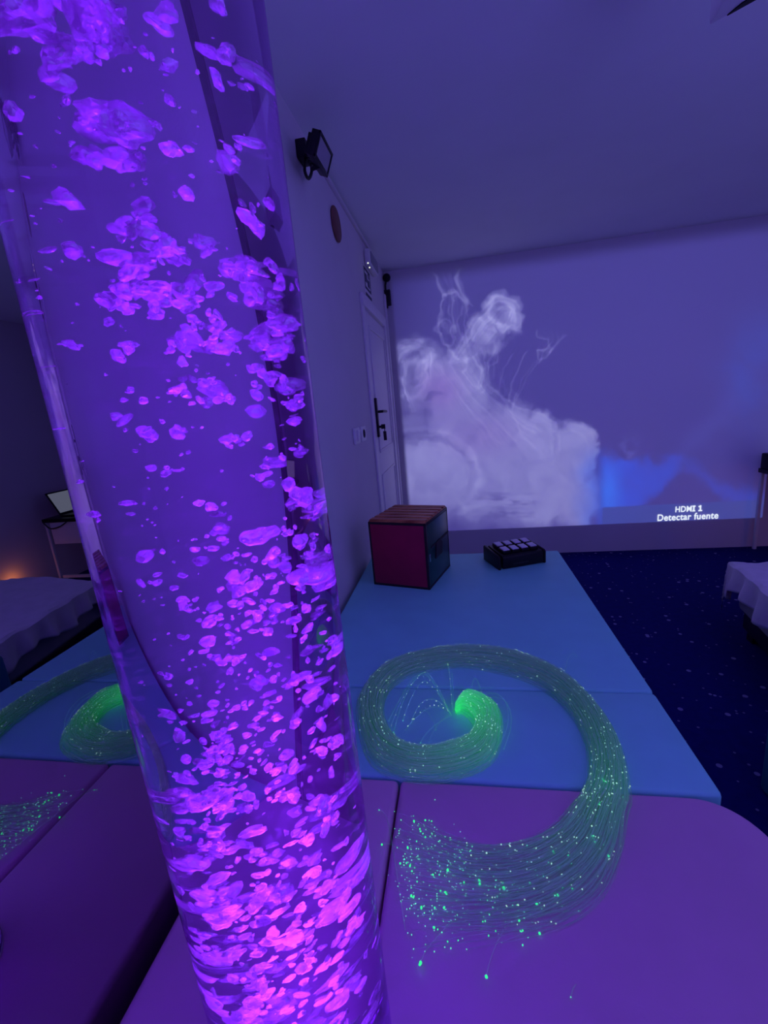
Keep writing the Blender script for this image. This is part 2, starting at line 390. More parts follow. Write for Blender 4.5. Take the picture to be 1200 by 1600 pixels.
# upper part of the column above the frame, and the part below it
for i in range(150):
    z = rng.uniform(1.78, 2.18) if i < 60 else rng.uniform(TZ0 + .05, TZ0 + .22)
    a, q = rng.uniform(0, 6.28), .075 * math.sqrt(rng.uniform())
    pool.append((np.array([TX + q * math.cos(a), TY + q * math.sin(a), z]), rng.uniform(.002, .007)))
pool.sort(key=lambda b: -b[1])
big, rest = pool[:100], pool[100:]
def blob_of(r, sub):
    el = np.array([rng.uniform(.75, 1.5), rng.uniform(.5, 1.0), rng.uniform(.55, 1.15)])
    V, F = blob_mesh(sub, .30, el * r, rng.normal(size=3) * np.array([.5, .5, 1.6])); return V, F
for Q, r in big:
    V, F = blob_of(r, 3); b = MB(); b.add(V + Q, F); b.build('air_bubble', M_bub, bt, smooth=True)
b = MB()
for Q, r in rest:
    V, F = blob_of(r, 2 if r > .002 else 1); b.add(V + Q, F)
fine = b.build('bubble_swarm', M_bub, bt, smooth=True); fine['kind'] = 'stuff'

# ------------------------------------------------------------------ fibre-optic spray
def crop1(x, y): return 560 + x / 2.727, 980 + y / 2.727
def crop2(x, y): return 560 + x / 2.727, 1220 + y / 2.727
ST = [((405, 372), (405, 372)), ((450, 372), (470, 300)), ((495, 420), (590, 345)), ((470, 480), (612, 470)), ((400, 500), (560, 590)), ((300, 520), (400, 655)), ((200, 505), (220, 660)),
      ((130, 440), (60, 590)), ((105, 350), (5, 450)), ((140, 270), (5, 300)), ((230, 210), (110, 172)), ((380, 180), (290, 112)), ((500, 182), (480, 95)), ((650, 212), (660, 115)), ((790, 272), (850, 190)),
      ((900, 370), (990, 310)), ((968, 500), (1095, 460)), ((985, 620), (1145, 620)), ((950, 720), (1160, 740))]
PX = [(crop1(*a), crop1(*b)) for a, b in ST]
ST2 = [((930, 90), (1140, 160)), ((850, 190), (1110, 330)), ((725, 255), (1020, 500)), ((560, 280), (850, 625)), ((400, 250), (600, 680)), ((240, 170), (330, 690)), ((150, 120), (180, 690))]
PX += [(crop2(*a), crop2(*b)) for a, b in ST2]
IN = np.array([onz(*a, TOP) for a, b in PX]); OU = np.array([onz(*b, TOP) for a, b in PX]); NS = len(PX)
def cat(P, t):
    t = np.clip(t, 0, len(P) - 1.0001); i = t.astype(int); f = (t - i)[:, None]
    g = lambda k: P[np.clip(k, 0, len(P) - 1)]
    p0, p1, p2, p3 = g(i - 1), g(i), g(i + 1), g(i + 2)
    return .5 * (2 * p1 + (p2 - p0) * f + (2 * p0 - 5 * p1 + 4 * p2 - p3) * f * f + (3 * p1 - p0 - 3 * p2 + p3) * f ** 3)
HUMP = np.interp(np.arange(NS), [0, 1, 2, 4, 8, 12, 18, 21, NS - 1], [.02, .045, .045, .035, .035, .04, .035, .02, .006])
def add_strand(b, glow, pts, r, g):
    o = len(b.v); b.tube(pts, r, 3); glow += [float(x) for x in np.repeat(g, 3)]
fib = thing('fibre_optic_spray', 'coiled spray of thin side-glow fibres shining green on the bench', 'fibre optic lights', tuple(onz(715, 1115, TOP)))
b = MB(); glow = []; tips = []; M_fib = fibre_mat()
NF = 330
for k in range(NF):
    w = np.clip(rng.beta(1.25, 1.25) + rng.normal() * .02, -.05, 1.08)
    end = NS - 1.0 - 4.2 * rng.beta(1.5, 2.2) if rng.uniform() < .88 else rng.uniform(NS - 8, NS - 2)
    nn = 84; t = np.concatenate([np.linspace(0, 4, 16)[:-1], np.linspace(4, end, nn - 15)])
    wob = .05 * np.sin(t * rng.uniform(.3, .9) + rng.uniform(0, 6.3)) + .03 * np.sin(t * rng.uniform(1., 2.2) + rng.uniform(0, 6.3))
    ww = np.clip(w + wob, -.12, 1.14)[:, None]
    P = cat(IN, t) * (1 - ww) + cat(OU, t) * ww
    h = np.interp(t, np.arange(NS), HUMP) * (1 - (2 * np.clip(ww[:, 0], 0, 1) - 1) ** 2) ** .5
    P[:, 2] = TOP + .0015 + h * (.05 + .95 * (k * .618 % 1)) + .002 * abs(np.sin(t * 1.3 + k))
    P[0] = np.array(fib.location) + rng.normal(size=3) * .003 + np.array([0, 0, .012])
    g = .012 + .5 * np.exp(-t / 2.0) * rng.uniform(.2, 1.3) + .03 * np.exp(-((t - 18) / 2.5) ** 2)
    add_strand(b, glow, P, rng.uniform(.0005, .0008), g); tips.append(P[-1])
# loose strands that fan out left of the head, and strays past the ends
def photo_path(pts, n=24, lift=.03):
    Q = np.array([onz(*q, TOP) for q in pts]); t = np.linspace(0, len(Q) - 1, n); P = cat(Q, t)
    P[:, 2] = TOP + .0015 + lift * np.sin(np.linspace(0, PI, n)) ; return P
LOOSE = [[(393, 372), (340, 280), (290, 230), (240, 270), (190, 350), (150, 450)], [(393, 372), (350, 310), (300, 255), (260, 255), (215, 300), (160, 400), (135, 440)], [(395, 370), (330, 350), (270, 365), (225, 410)],
         [(395, 372), (340, 372), (280, 390), (200, 440)], [(393, 370), (330, 300), (280, 275), (230, 330), (190, 400)], [(400, 360), (395, 280), (385, 200), (380, 160)], [(405, 365), (405, 290), (400, 200)],
         [(260, 360), (300, 400), (330, 440)], [(395, 375), (360, 330), (320, 260), (280, 225), (230, 250), (180, 320), (130, 400)], [(400, 378), (350, 430), (300, 470), (265, 495)], [(400, 380), (360, 440), (300, 490)],
         [(480, 280), (500, 270), (525, 290)], [(540, 285), (600, 310), (645, 380), (650, 450), (620, 520)], [(560, 300), (620, 350), (640, 430), (625, 500), (560, 570)], [(880, 195), (900, 160), (930, 125)]]
for q in LOOSE:
    P = photo_path([crop1(*a) for a in q], 28, .02 + rng.uniform(0, .02)); add_strand(b, glow, P, .0006, np.full(28, .22) * rng.uniform(.6, 1.4)); tips.append(P[-1])
STRAY = [[(200, 640), (130, 200), (88, 125)], [(330, 400), (180, 300), (100, 270)], [(400, 600), (315, 705), (262, 775)], [(640, 600), (580, 730), (545, 830)], [(950, 560), (800, 580), (690, 640)], [(930, 870), (915, 900), (905, 925)]]
for q in STRAY:
    P = photo_path([crop2(*a) for a in q], 16, .006); add_strand(b, glow, P, .0006, np.full(16, .09)); tips.append(P[-1])
st = b.build('fibre_strands', M_fib, fib, smooth=False); st['kind'] = 'stuff'
at = st.data.attributes.new('glow', 'FLOAT', 'POINT'); at.data.foreach_set('value', np.array(glow, dtype=np.float32))
# lit fibre ends and side sparks
def sparks(name, pts, r0, r1, mat):
    b = MB()
    for P in pts:
        r = rng.uniform(r0, r1); V, F = blob_mesh(1, 0, (r * rng.uniform(.7, 1.6), r * rng.uniform(.7, 1.6), r), rng.normal(size=3)); b.add(V + P, F)
    o = b.build(name, mat, fib, smooth=True); o['kind'] = 'stuff'; return o
ENDS = [(235, 150), (237, 172), (265, 215), (262, 205), (275, 225), (285, 240), (285, 168), (312, 172), (210, 285), (248, 258), (195, 335), (205, 350), (220, 362), (228, 385), (178, 352), (240, 370), (225, 490), (235, 495), (325, 540), (322, 625), (338, 633),
        (425, 680), (380, 685), (450, 435), (515, 425), (517, 440), (555, 465), (615, 435), (620, 458), (540, 595), (530, 600), (585, 640), (685, 595), (690, 640), (700, 638), (855, 370), (895, 318), (835, 308), (830, 302), (870, 455), (912, 460), (850, 488), (995, 235),
        (1000, 245), (1008, 260), (1065, 320), (265, 775), (262, 782), (545, 835), (700, 700), (555, 660), (1030, 92), (1026, 100), (1045, -2), (1055, 4), (1040, -8), (730, 435), (760, 525), (772, 650), (88, 125), (100, 272), (318, 400), (322, 410), (370, 475), (375, 480), (350, 470), (380, 380), (250, 430), (268, 540), (365, 540), (345, 400)]
def lifted(px, py, z): return onz(px, py, TOP + z)
P1 = [lifted(*crop2(*e), rng.uniform(.004, .012)) for e in ENDS]
P2 = [lifted(*crop2(rng.normal(330, 90), rng.normal(430, 150)), .006) for i in range(85)] + tips[:]
sparks('lit_fibre_ends', P1, .0009, .0021, emit_mat('green_fibre_end', (0.04, 1.0, 0.34), 1.1))
sparks('faint_fibre_ends', P2, .0004, .0010, emit_mat('pale_green_fibre_end', (0.15, 1.0, 0.6), 1.0))
P3 = []
for i in range(560):
    t = np.array([rng.uniform(.5, NS - 3)]); w = rng.uniform(0, 1); Q = (cat(IN, t) * (1 - w) + cat(OU, t) * w)[0]
    Q[2] = TOP + .003 + np.interp(t[0], np.arange(NS), HUMP) * (1 - (2 * w - 1) ** 2) ** .5; P3.append(Q)
for q in LOOSE[:6]:
    P = photo_path([crop1(*a) for a in q], 30, .03); P3 += [P[j] for j in range(3, 28, 3)]
sparks('side_sparkles', P3, .0006, .0013, emit_mat('fibre_sparkle', (0.55, 1.0, 0.85), .8))

# ------------------------------------------------------------------ red and green box on the far bench
A, Bq, Cq = onz(585, 913, TOP), onz(672, 922, TOP), onz(707, 890, TOP)
ex = (Bq - A); w = np.linalg.norm(ex); ang = math.atan2(ex[1], ex[0]); dd = .30
Mz = rotz(ang); hh = w * 1.10
cc = Vector(A) + Mz @ Vector((w / 2, dd / 2, 0))
box = thing('storage_box', 'red box with green side and orange slatted top standing on blue bench', 'box', (cc.x, cc.y, TOP))
MB().box((cc.x, cc.y, TOP + .004), (w, dd, .008), Mz).build('base_panel', M_frameblk, box)
def wp(u, v, z): return tuple(Vector((cc.x, cc.y, TOP + z)) + Mz @ Vector((u, v, 0)))
core = MB().box(wp(0, 0, hh / 2 + .002), (w - .012, dd - .012, hh - .012), Mz).build('carcass', M_frameblk, box, bevel=.006)
MB().box(wp(-.002, -dd / 2 + .003, hh / 2), (w - .014, .008, hh - .02), Mz).build('red_front', M_red, box, bevel=.003)['label'] = 'matt red front panel'
MB().box(wp(w / 2 - .003, .0, hh / 2), (.008, dd - .02, hh - .024), Mz).build('green_side', M_green, box, bevel=.003)['label'] = 'glossy dark green side panel'
b = MB()
for e in ((-1, -1), (1, -1), (1, 1), (-1, 1)): b.box(wp(e[0] * (w / 2 - .005), e[1] * (dd / 2 - .005), hh / 2), (.012, .012, hh), Mz)
for z in (.006, hh - .006):
    b.box(wp(0, -dd / 2 + .005, z), (w, .012, .012), Mz); b.box(wp(0, dd / 2 - .005, z), (w, .012, .012), Mz)
    b.box(wp(w / 2 - .005, 0, z), (.012, dd, .012), Mz); b.box(wp(-w / 2 + .005, 0, z), (.012, dd, .012), Mz)
b.build('edge_trim', M_frameblk, box, bevel=.002)
top = MB().box(wp(0, 0, hh + .002), (w - .004, dd - .004, .008), Mz).build('top_panel', M_wood, box, bevel=.002)
b = MB()
for k in range(6): b.box(wp(0, -dd / 2 + (k + .5) * dd / 6, hh + .008), (w - .01, dd / 6 - .012, .006), Mz)
b.build('top_slats', M_wood, box, bevel=.002)
MB().box(wp(w / 2 + .002, -dd / 2 + .02, hh * .47), (.006, .008, .035), Mz).build('latch', M_chrome, box, bevel=.001)['label'] = 'small chrome latch'
MB().box(wp(w / 2 + .002, .02, hh * .60), (.004, dd - .05, .008), Mz).build('side_strap', M_frameblk, box)
pk = MB()
pk.prism([(0, 0), (.09, 0), (.10, .05), (.07, .075), (.02, .07)], 0, .005)
pk.v = [wp(w / 2 + .001 + p[2], -.06 + p[0], hh * .38 + p[1]) for p in pk.v]
pk.build('side_patch', M_frameblk, box)

# ------------------------------------------------------------------ push-button controller
A, Bq, Cq = onz(783, 891, TOP), onz(853, 879, TOP), onz(750, 877, TOP)
e1 = Bq - A; e2 = Cq - A; L1, L2 = np.linalg.norm(e1), np.linalg.norm(e2); ang = math.atan2(e1[1], e1[0])
Mz = rotz(ang); L2 = .17
cc = Vector(A) + Mz @ Vector((L1 / 2, L2 / 2, 0))
ctl = thing('button_controller', 'black control box with eight pale square buttons on blue bench', 'controller', (cc.x, cc.y, TOP))
def wp(u, v, z): return tuple(Vector((cc.x, cc.y, TOP + z)) + Mz @ Vector((u, v, 0)))
pr = [(-L2 / 2, 0), (L2 / 2, 0), (L2 / 2, .066), (L2 / 2 - .012, .072), (-L2 / 2 + .012, .062), (-L2 / 2, .056)]
b = MB(); b.add([wp(sx * (L1 / 2 - .012), p[0], p[1] + .003) for sx in (-1, 1) for p in pr], [tuple(range(6)), tuple(range(6, 12))[::-1]] + [(i, (i + 1) % 6, 6 + (i + 1) % 6, 6 + i) for i in range(6)])
b.build('case', M_black, ctl, bevel=.003)
for sx in (-1, 1):
    b = MB(); q = [(p[0] * 1.03, p[1] * 1.06 + (0.003 if p[1] > 0 else 0)) for p in pr]
    b.add([wp(sx * L1 / 2 + dx, p[0], p[1]) for dx in (-.012, .0) for p in q], [tuple(range(6)), tuple(range(6, 12))[::-1]] + [(i, (i + 1) % 6, 6 + (i + 1) % 6, 6 + i) for i in range(6)])
    b.build('end_cheek', M_black, ctl, bevel=.004)
tilt = math.atan2(.010, L2 - .024)
for i in range(4):
    for j in range(2):
        u = (i - 1.5) * (L1 - .045) / 4; v = (j - .5) * .066
        z = .003 + .067 + v * math.tan(tilt)
        b = MB().box(wp(u, v, z + .008), (.041, .056, .016), Mz @ Matrix.Rotation(tilt, 3, 'X')); bt_ = b.build('button', M_black, ctl, bevel=.003)
        b = MB().box(wp(u, v, z + .0175), (.033, .046, .006), Mz @ Matrix.Rotation(tilt, 3, 'X')); cp = b.build('button_cap', M_white, bt_, bevel=.002)
b = MB()
for k in range(9): b.box(wp(-.05 + k * .009, -L2 / 2 - .0004, .022), (.005, .002, .006), Mz)
b.build('printed_mark', principled('faded_print', (.05, .05, .06), .5), ctl)

# ------------------------------------------------------------------ left-wall fittings
# door
door = bpy.data.objects.new('door_1', None); COL.objects.link(door); door.location = (XW, 3.25, 0); WORLD[door.name] = (XW, 3.25, 0); door['kind'] = 'structure'
b = MB()
b.box((XW + .006, 2.86, 1.0), (.014, .08, 2.06)); b.box((XW + .010, 3.68, 1.0), (.024, .08, 2.06)); b.box((XW + .010, 3.27, 2.06), (.024, .90, .07))
b.build('door_frame', M_door, door, bevel=.005)
leaf = MB().box((XW + .004, 3.27, 1.005), (.012, .745, 2.0)).build('door_leaf', M_door, door, bevel=.003)
b = MB()
for (y0, y1, z0, z1) in ((2.97, 3.57, 1.12, 1.92), (2.97, 3.57, .12, .95)):
    for (c, d) in ((((y0 + y1) / 2, z0), (y1 - y0, .02)), (((y0 + y1) / 2, z1), (y1 - y0, .02)), ((y0, (z0 + z1) / 2), (.02, z1 - z0)), ((y1, (z0 + z1) / 2), (.02, z1 - z0))):
        b.box((XW + .012, c[0], c[1]), (.012, d[0], d[1]))
b.build('panel_moulding', M_door, leaf, bevel=.003)
MB().box((XW + .018, 2.945, 1.347), (.016, .036, .255)).build('handle_plate', M_dark, door, bevel=.004)
hd = MB().tube([(XW + .02, 2.945, 1.385), (XW + .058, 2.945, 1.385), (XW + .062, 2.965, 1.385), (XW + .062, 3.07, 1.382)], .009, 10).build('door_handle', M_dark, door, smooth=True)
b = MB().tube([(XW + .022, 2.945, 1.285), (XW + .045, 2.945, 1.287)], .008, 10); b.box((XW + .052, 2.948, 1.286), (.028, .006, .03)); b.build('key', M_dark, door)
b = MB().tube([(XW + .055, 2.93, 1.285 + .0), (XW + .062, 2.94, 1.27), (XW + .06, 2.94, 1.255)], .003, 6); b.box((XW + .06, 2.945, 1.225), (.02, .008, .06)); b.build('key_tag', M_dark, door)
# thin trim in the far corner
struct(MB().box((XW + .008, 3.86, 1.15), (.016, .05, 2.3)).build('trim_1', M_door, bevel=.004))
# switches
for (y, nm, lab) in ((2.335, 'light_switch', 'white rocker light switch on left wall, farther from the door'), (2.50, 'wall_socket', 'white socket plate beside the light switch, nearest the door')):
    s = thing(nm, lab, 'switch' if 'switch' in nm else 'socket', (XW, y, 1.275), None)
    MB().box((XW + .006, y, 1.275), (.012, .13, .085)).build('cover_plate', M_white, s, bevel=.004)
    if nm == 'light_switch': MB().box((XW + .015, y + .01, 1.275), (.008, .055, .06), Matrix.Rotation(.08, 3, 'Y')).build('rocker', M_door, s, bevel=.002)
    else: MB().lathe((XW + .012, y, 1.275), [(.024, 0), (.024, .003), (.019, .003), (.018, -.001), (.0001, -.001)], 24, Matrix.Rotation(PI / 2, 3, 'Y')).build('socket_well', M_ink, s)
# disc on the wall
d = thing('wall_disc', 'flat round brown disc on the left wall below the floodlight cable', 'disc', (XW, 2.365, 2.30))
MB().lathe((XW, 2.365, 2.30), [(.074, .0005), (.078, .004), (.078, .010), (.072, .014), (.0001, .014)], 40, Matrix.Rotation(PI / 2, 3, 'Y')).build('face_plate', M_brown, d, smooth=True)
# cable trunking along the wall top, then down
b = MB().box((XW + .008, 2.72, 2.462), (.016, 1.26, .018)); b.box((XW + .008, 3.34, 2.44), (.016, .02, .05))
tag(b.build('cable_trunking', M_wall, None, bevel=.002), 'thin painted cable trunking running along top of the left wall', 'cable trunking')
# emergency light above the door
em = thing('emergency_light', 'emergency light above the door with two tiny lit dots', 'emergency light', (XW, 3.25, 2.35))
MB().box((XW + .02, 3.25, 2.365), (.04, .30, .10)).build('housing', M_white, em, bevel=.012)
MB().box((XW + .04, 3.25, 2.365), (.012, .26, .07)).build('diffuser', M_grey, em, bevel=.004)
for p in (onx(575, 411, XW + .048), onx(577.5, 418, XW + .048)):
    MB().ball(tuple(p), .0045, 8).build('indicator_led', emit_mat('indicator', (.9, 1, .75), 1.2), em)
# sign
sg = thing('door_sign', 'small white paper notice with dark pictogram above the door', 'sign', (XW, 3.13, 2.2))
y0, y1 = 3.03, 3.23
MB().box((XW + .002, 3.13, 2.195), (.003, .24, .22)).build('paper', M_paper, sg)
b = MB()
for (c, d) in (((3.13, 2.288), (.2, .014)), ((3.13, 2.172), (.2, .014)), ((3.037, 2.23), (.014, .12)), ((3.223, 2.23), (.014, .12)), ((3.085, 2.235), (.05, .05)), ((3.16, 2.215), (.06, .045)), ((3.17, 2.262), (.025, .03)), ((3.13, 2.132), (.2, .018))):
    b.box((XW + .0045, c[0], c[1]), (.002, d[0], d[1]))
b.build('pictogram', M_ink, sg)
# floodlight
FX = -.435
c1, c2, c3, c4 = (np.array(onx(*q, x)) for q, x in (((502, 212), -.40), ((523, 244), -.40), ((503.5, 269), -.43), ((490.5, 241), -.43)))
ctr = (c1 + c2 + c3 + c4) / 4
wy = Vector((0, 1, 0)); hv = Vector(((c3 + c4) / 2 - (c1 + c2) / 2)); hv.y = 0; Hh = hv.length; hv.normalize(); nv = wy.cross(hv); nv = nv if nv.x > 0 else -nv
Wd = abs(((c2 + c3) / 2 - (c1 + c4) / 2)[1]) * 1.12
MF = Matrix((wy, hv, nv)).transposed()
fl = thing('floodlight', 'black floodlight with clear glass high on the left wall', 'floodlight', (XW, ctr[1], ctr[2]))
def fp(u, v, w): return tuple(Vector(ctr) + MF @ Vector((u, v, w)))
MB().box(fp(0, 0, -.014), (Wd, Hh, .026), MF).build('lamp_housing', M_black, fl, bevel=.003)
b = MB()
for (u, v, a_, b_) in ((0, Hh / 2 - .005, Wd, .010), (0, -Hh / 2 + .005, Wd, .010), (Wd / 2 - .005, 0, .010, Hh), (-Wd / 2 + .005, 0, .010, Hh)): b.box(fp(u, v, .001), (a_, b_, .008), MF)
b.build('bezel', M_black, fl, bevel=.002)
MB().box(fp(0, 0, .0005), (Wd - .02, Hh - .02, .003), MF).build('front_glass', M_lens, fl)
b = MB()
for k in range(7): b.box(fp((k - 3) * Wd / 8, 0, -.034), (.004, Hh * .8, .018), MF)
b.build('heat_sink', M_black, fl)
mc = np.array(onx(478, 238, XW + .028)); yb, zb = mc[1], mc[2]
MB().box((XW + .020, yb, zb), (.040, .075, .062)).build('wall_mount', M_black, fl, bevel=.004)
MB().tube([(XW + .03, yb, zb), fp(0, .01, -.03)], .014, 10).build('mount_arm', M_black, fl)
MB().tube([(XW + .04, yb + .02, zb - .03), tuple(np.array(onx(488, 264, -.46))), tuple(np.array(onx(497, 260, -.44))), fp(Wd * .1, Hh * .4, -.02)], .007, 8).build('tilt_bracket', M_black, fl)
P0 = np.array(onx(478, 248, XW + .03)); P1_ = np.array(onx(476, 266, XW + .03)); P2_ = np.array(onx(482, 279, XW + .03)); P3_ = np.array(onx(487, 268, XW + .03)); P4_ = np.array(onx(485, 252, XW + .04))
Q = np.array([P0, P1_, P2_, P3_, P4_]); MB().tube(cat(Q, np.linspace(0, 4, 24)), .006, 8).build('power_cable', M_cable, fl, smooth=True)
# ball camera in the far corner
bc = thing('ball_camera', 'small black ball-headed camera on bracket in the far left corner', 'camera', (XW + .05, YB, 2.35))
p = ony(604, 434, YB - .05); MB().ball(tuple(p), .032, 16).build('ball_head', M_black, bc, smooth=True)
q0, q1 = ony(602, 446, YB - .03), ony(604, 474, YB - .03)
b = MB().tube([tuple(p), tuple(q0), tuple(q1), (q1[0], YB, q1[2] - .03)], .008, 8); b.build('stem', M_dark, bc)
MB().box((ony(602, 466, YB - .02)[0] + .016, YB - .02, ony(602, 466, YB - .02)[2]), (.06, .04, .12)).build('mount_box', M_dark, bc, bevel=.005)
MB().tube([tuple(ony(598, 444, YB - .02)), tuple(ony(597, 460, YB - .02)), tuple(ony(599, 480, YB - .02))], .006, 6).build('cable', M_cable, bc)

# ------------------------------------------------------------------ projected picture on the back wall, its light painted in as emission
def hashgrid(seed, n=257):
    return np.random.default_rng(seed).uniform(size=(n, n))
def vnoise(x, y, seed):
    G = hashgrid(seed); xi = np.floor(x).astype(int); yi = np.floor(y).astype(int); fx, fy = x - xi, y - yi
    fx, fy = fx * fx * (3 - 2 * fx), fy * fy * (3 - 2 * fy); a = xi % 256; c = yi % 256
    return (G[c, a] * (1 - fx) + G[c, a + 1] * fx) * (1 - fy) + (G[c + 1, a] * (1 - fx) + G[c + 1, a + 1] * fx) * fy
def fbm(x, y, seed, oc=4):
    s = 0; a = .5; t = 0
    for i in range(oc): s = s + a * vnoise(x * 2 ** i + 17.3 * i, y * 2 ** i + 9.1 * i, seed + i); t += a; a *= .5
    return s / t
def sstep(a, b, x): t = np.clip((x - a) / (b - a), 0, 1); return t * t * (3 - 2 * t)
VEILS = [
 ([(152, 48), (188, 110), (172, 200), (190, 270), (240, 340)], [(240, 34), (236, 100), (262, 150), (255, 220), (270, 300)], 9, 2.6, .13),
 ([(200, 330), (250, 240), (310, 160), (360, 122), (418, 150), (428, 225)], [(270, 330), (320, 280), (350, 250), (372, 215), (382, 185), (350, 165)], 15, 3.4, .13),
 ([(18, 300), (40, 258), (90, 250), (145, 290), (155, 370)], [(40, 330), (70, 300), (110, 300), (125, 340), (115, 400)], 9, 3.2, .13),
 ([(22, 300), (18, 380), (40, 440), (50, 520)], [(70, 340), (65, 390), (80, 430), (95, 480)], 7, 2.8, .13),
 ([(150, 340), (200, 420), (260, 500), (330, 600)], [(280, 310), (330, 400), (430, 480), (540, 540)], 18, 3.0, .10),
 ([(540, 520), (590, 506), (655, 540), (676, 600), (672, 660)], [(545, 560), (590, 560), (620, 590), (630, 630), (620, 680)], 7, 4.0, .07),
 ([(60, 545), (160, 540), (255, 575), (302, 650), (292, 725)], [(80, 590), (160, 600), (220, 630), (250, 670), (245, 720)], 7, 5.0, .07),
 ([(275, 300), (300, 360), (290, 410)], [(350, 270), (345, 330), (350, 380)], 7, 2.4, .12),
 ([(330, 430), (360, 400), (350, 330)], [(440, 470), (400, 430), (385, 420)], 6, 2.0, .09),
 ([(470, 238), (500, 262), (480, 300), (490, 335)], [(560, 235), (555, 270), (520, 310), (490, 338)], 6, 2.2, .12)]
def smoke(px, py):
    """returns rgb (sRGB 0-255) of what the photo's wall shows there; px,py arrays in photo pixels"""
    # crop frame of the study view: 2 px per photo pixel, origin (600,400)
    X, Y = (px - 600) * 2, (py - 400) * 2
    wx = X + 52 * (fbm(X / 70, Y / 70, 3) - .5); wy_ = Y + 52 * (fbm(X / 70, Y / 70, 33) - .5)
    wx, wy_ = wx + 30 * (fbm(wx / 26, wy_ / 26, 13, 4) - .5), wy_ + 30 * (fbm(wx / 26, wy_ / 26, 43, 4) - .5)
    base = np.array([70, 64, 148.]) + np.zeros(px.shape + (3,))
    base += (np.clip((Y - 100) / 600, 0, 1) * 4)[..., None] * np.array([1, .6, 1])
    base -= (sstep(200, -20, X) * 12)[..., None] * np.array([1, .9, 1.6])
    d = np.zeros(px.shape); soft = np.zeros(px.shape)
    def blob(cx, cy, rx, ry, a, e=.35, rot=0.):
        nonlocal d
        u, v = wx - cx, wy_ - cy; c, s_ = math.cos(rot), math.sin(rot); u, v = u * c + v * s_, -u * s_ + v * c
        r = np.sqrt((u / rx) ** 2 + (v / ry) ** 2); d = np.maximum(d, a * sstep(1 + e * .3, 1 - e, r))
    def ring(cx, cy, rx, ry, wd, a, rot=0.):
        nonlocal d
        u, v = wx - cx, wy_ - cy; c, s_ = math.cos(rot), math.sin(rot); u, v = u * c + v * s_, -u * s_ + v * c
        r = (np.sqrt((u / rx) ** 2 + (v / ry) ** 2) - 1) * min(rx, ry); d = d + a * np.exp(-(r / wd) ** 2)
    def line(pts, wd, a, fade=None):
        nonlocal d
        P = np.array(pts, float); best = np.full(px.shape, 1e9); tt = np.zeros(px.shape)
        U, V = X * .6 + wx * .4, Y * .6 + wy_ * .4
        for i in range(len(P) - 1):
            A_, B_ = P[i], P[i + 1]; e = B_ - A_; t = np.clip(((U - A_[0]) * e[0] + (V - A_[1]) * e[1]) / (e @ e), 0, 1)
            q = np.hypot(U - A_[0] - t * e[0], V - A_[1] - t * e[1]); tt = np.where(q < best, (i + t) / (len(P) - 1), tt); best = np.minimum(best, q)
        k = 1 if fade is None else (1 - fade * tt)
        d = d + a * k * np.exp(-(best / wd) ** 2)
    # body of the cloud
    blob(150, 690, 160, 140, .80); blob(70, 780, 110, 130, .72, .5); blob(235, 470, 125, 180, .72, .5); blob(370, 610, 165, 170, .74, .5); blob(320, 720, 220, 150, .70, .6); blob(490, 720, 180, 150, .78, .4)
    blob(150, 390, 90, 120, .66, .6); blob(90, 400, 70, 130, .55, .7); blob(85, 310, 70, 60, .5, .8); blob(230, 340, 70, 90, .62, .6, .6)
    blob(600, 620, 78, 112, .82, .2); blob(480, 570, 85, 95, .85, .35, .5); blob(410, 520, 75, 80, .75, .5, .5); blob(590, 740, 110, 130, .80, .4); blob(90, 520, 80, 60, .45, .8)
    blob(300, 230, 100, 42, .60, .6, -.75); blob(365, 185, 66, 70, .74, .4); blob(395, 215, 34, 40, .7, .5); blob(330, 280, 60, 26, .45, .8, -.5)
    blob(300, 270, 60, 60, .5, .8); blob(215, 420, 90, 60, .66, .8)
    # curls and holes
    for (cx, cy, rx, ry, rot) in ((360, 180, 24, 34, .7), (382, 255, 24, 12, -.6), (80, 375, 34, 42, 0), (250, 180, 26, 34, .2), (190, 225, 14, 26, -.3), (155, 450, 22, 16, 0), (265, 265, 18, 12, 0), (50, 480, 26, 40, 0), (100, 300, 50, 14, -.3), (330, 335, 24, 60, .3)):
        u, v = wx - cx, wy_ - cy; c, s_ = math.cos(rot), math.sin(rot); u, v = u * c + v * s_, -u * s_ + v * c
        d = d * (1 - .42 * sstep(1.25, .4, np.sqrt((u / rx) ** 2 + (v / ry) ** 2)))
    ring(365, 185, 62, 68, 5, .14); ring(360, 180, 30, 42, 6, .12, .6); ring(95, 385, 42, 55, 7, .16); ring(45, 400, 16, 34, 3, .16); ring(210, 170, 34, 62, 4, .20, .1); ring(235, 190, 30, 70, 4, .14, -.2); ring(190, 235, 20, 34, 3, .2, -.3)
    ring(80, 330, 66, 52, 7, .12); ring(120, 340, 60, 70, 7, .10); ring(300, 330, 50, 70, 3, .12, .4); ring(330, 320, 22, 40, 3, .12); ring(290, 360, 40, 60, 3, .10, -.3); ring(150, 690, 152, 132, 7, .10); ring(600, 620, 74, 106, 5, .08); ring(380, 250, 40, 20, 4, .12, -.5)
    line([(152, 48), (165, 70), (185, 105), (192, 125)], 5, .34); line([(238, 34), (230, 70), (238, 105), (262, 150)], 5, .36); line([(236, 60), (252, 120), (275, 160)], 4, .18)
    line([(186, 120), (172, 190), (172, 235), (195, 275), (230, 320)], 4, .26); line([(195, 118), (225, 110), (250, 140), (262, 190)], 3, .2); line([(215, 125), (212, 180), (222, 240)], 3, .16)
    line([(478, 240), (484, 256), (515, 264), (518, 290), (480, 300), (484, 330), (510, 322), (525, 290)], 3.2, .26); line([(480, 300), (520, 300), (540, 270), (565, 245)], 4, .16); line([(482, 335), (450, 380), (418, 440)], 2.2, .15); line([(478, 330), (430, 390), (412, 448)], 2.0, .12)
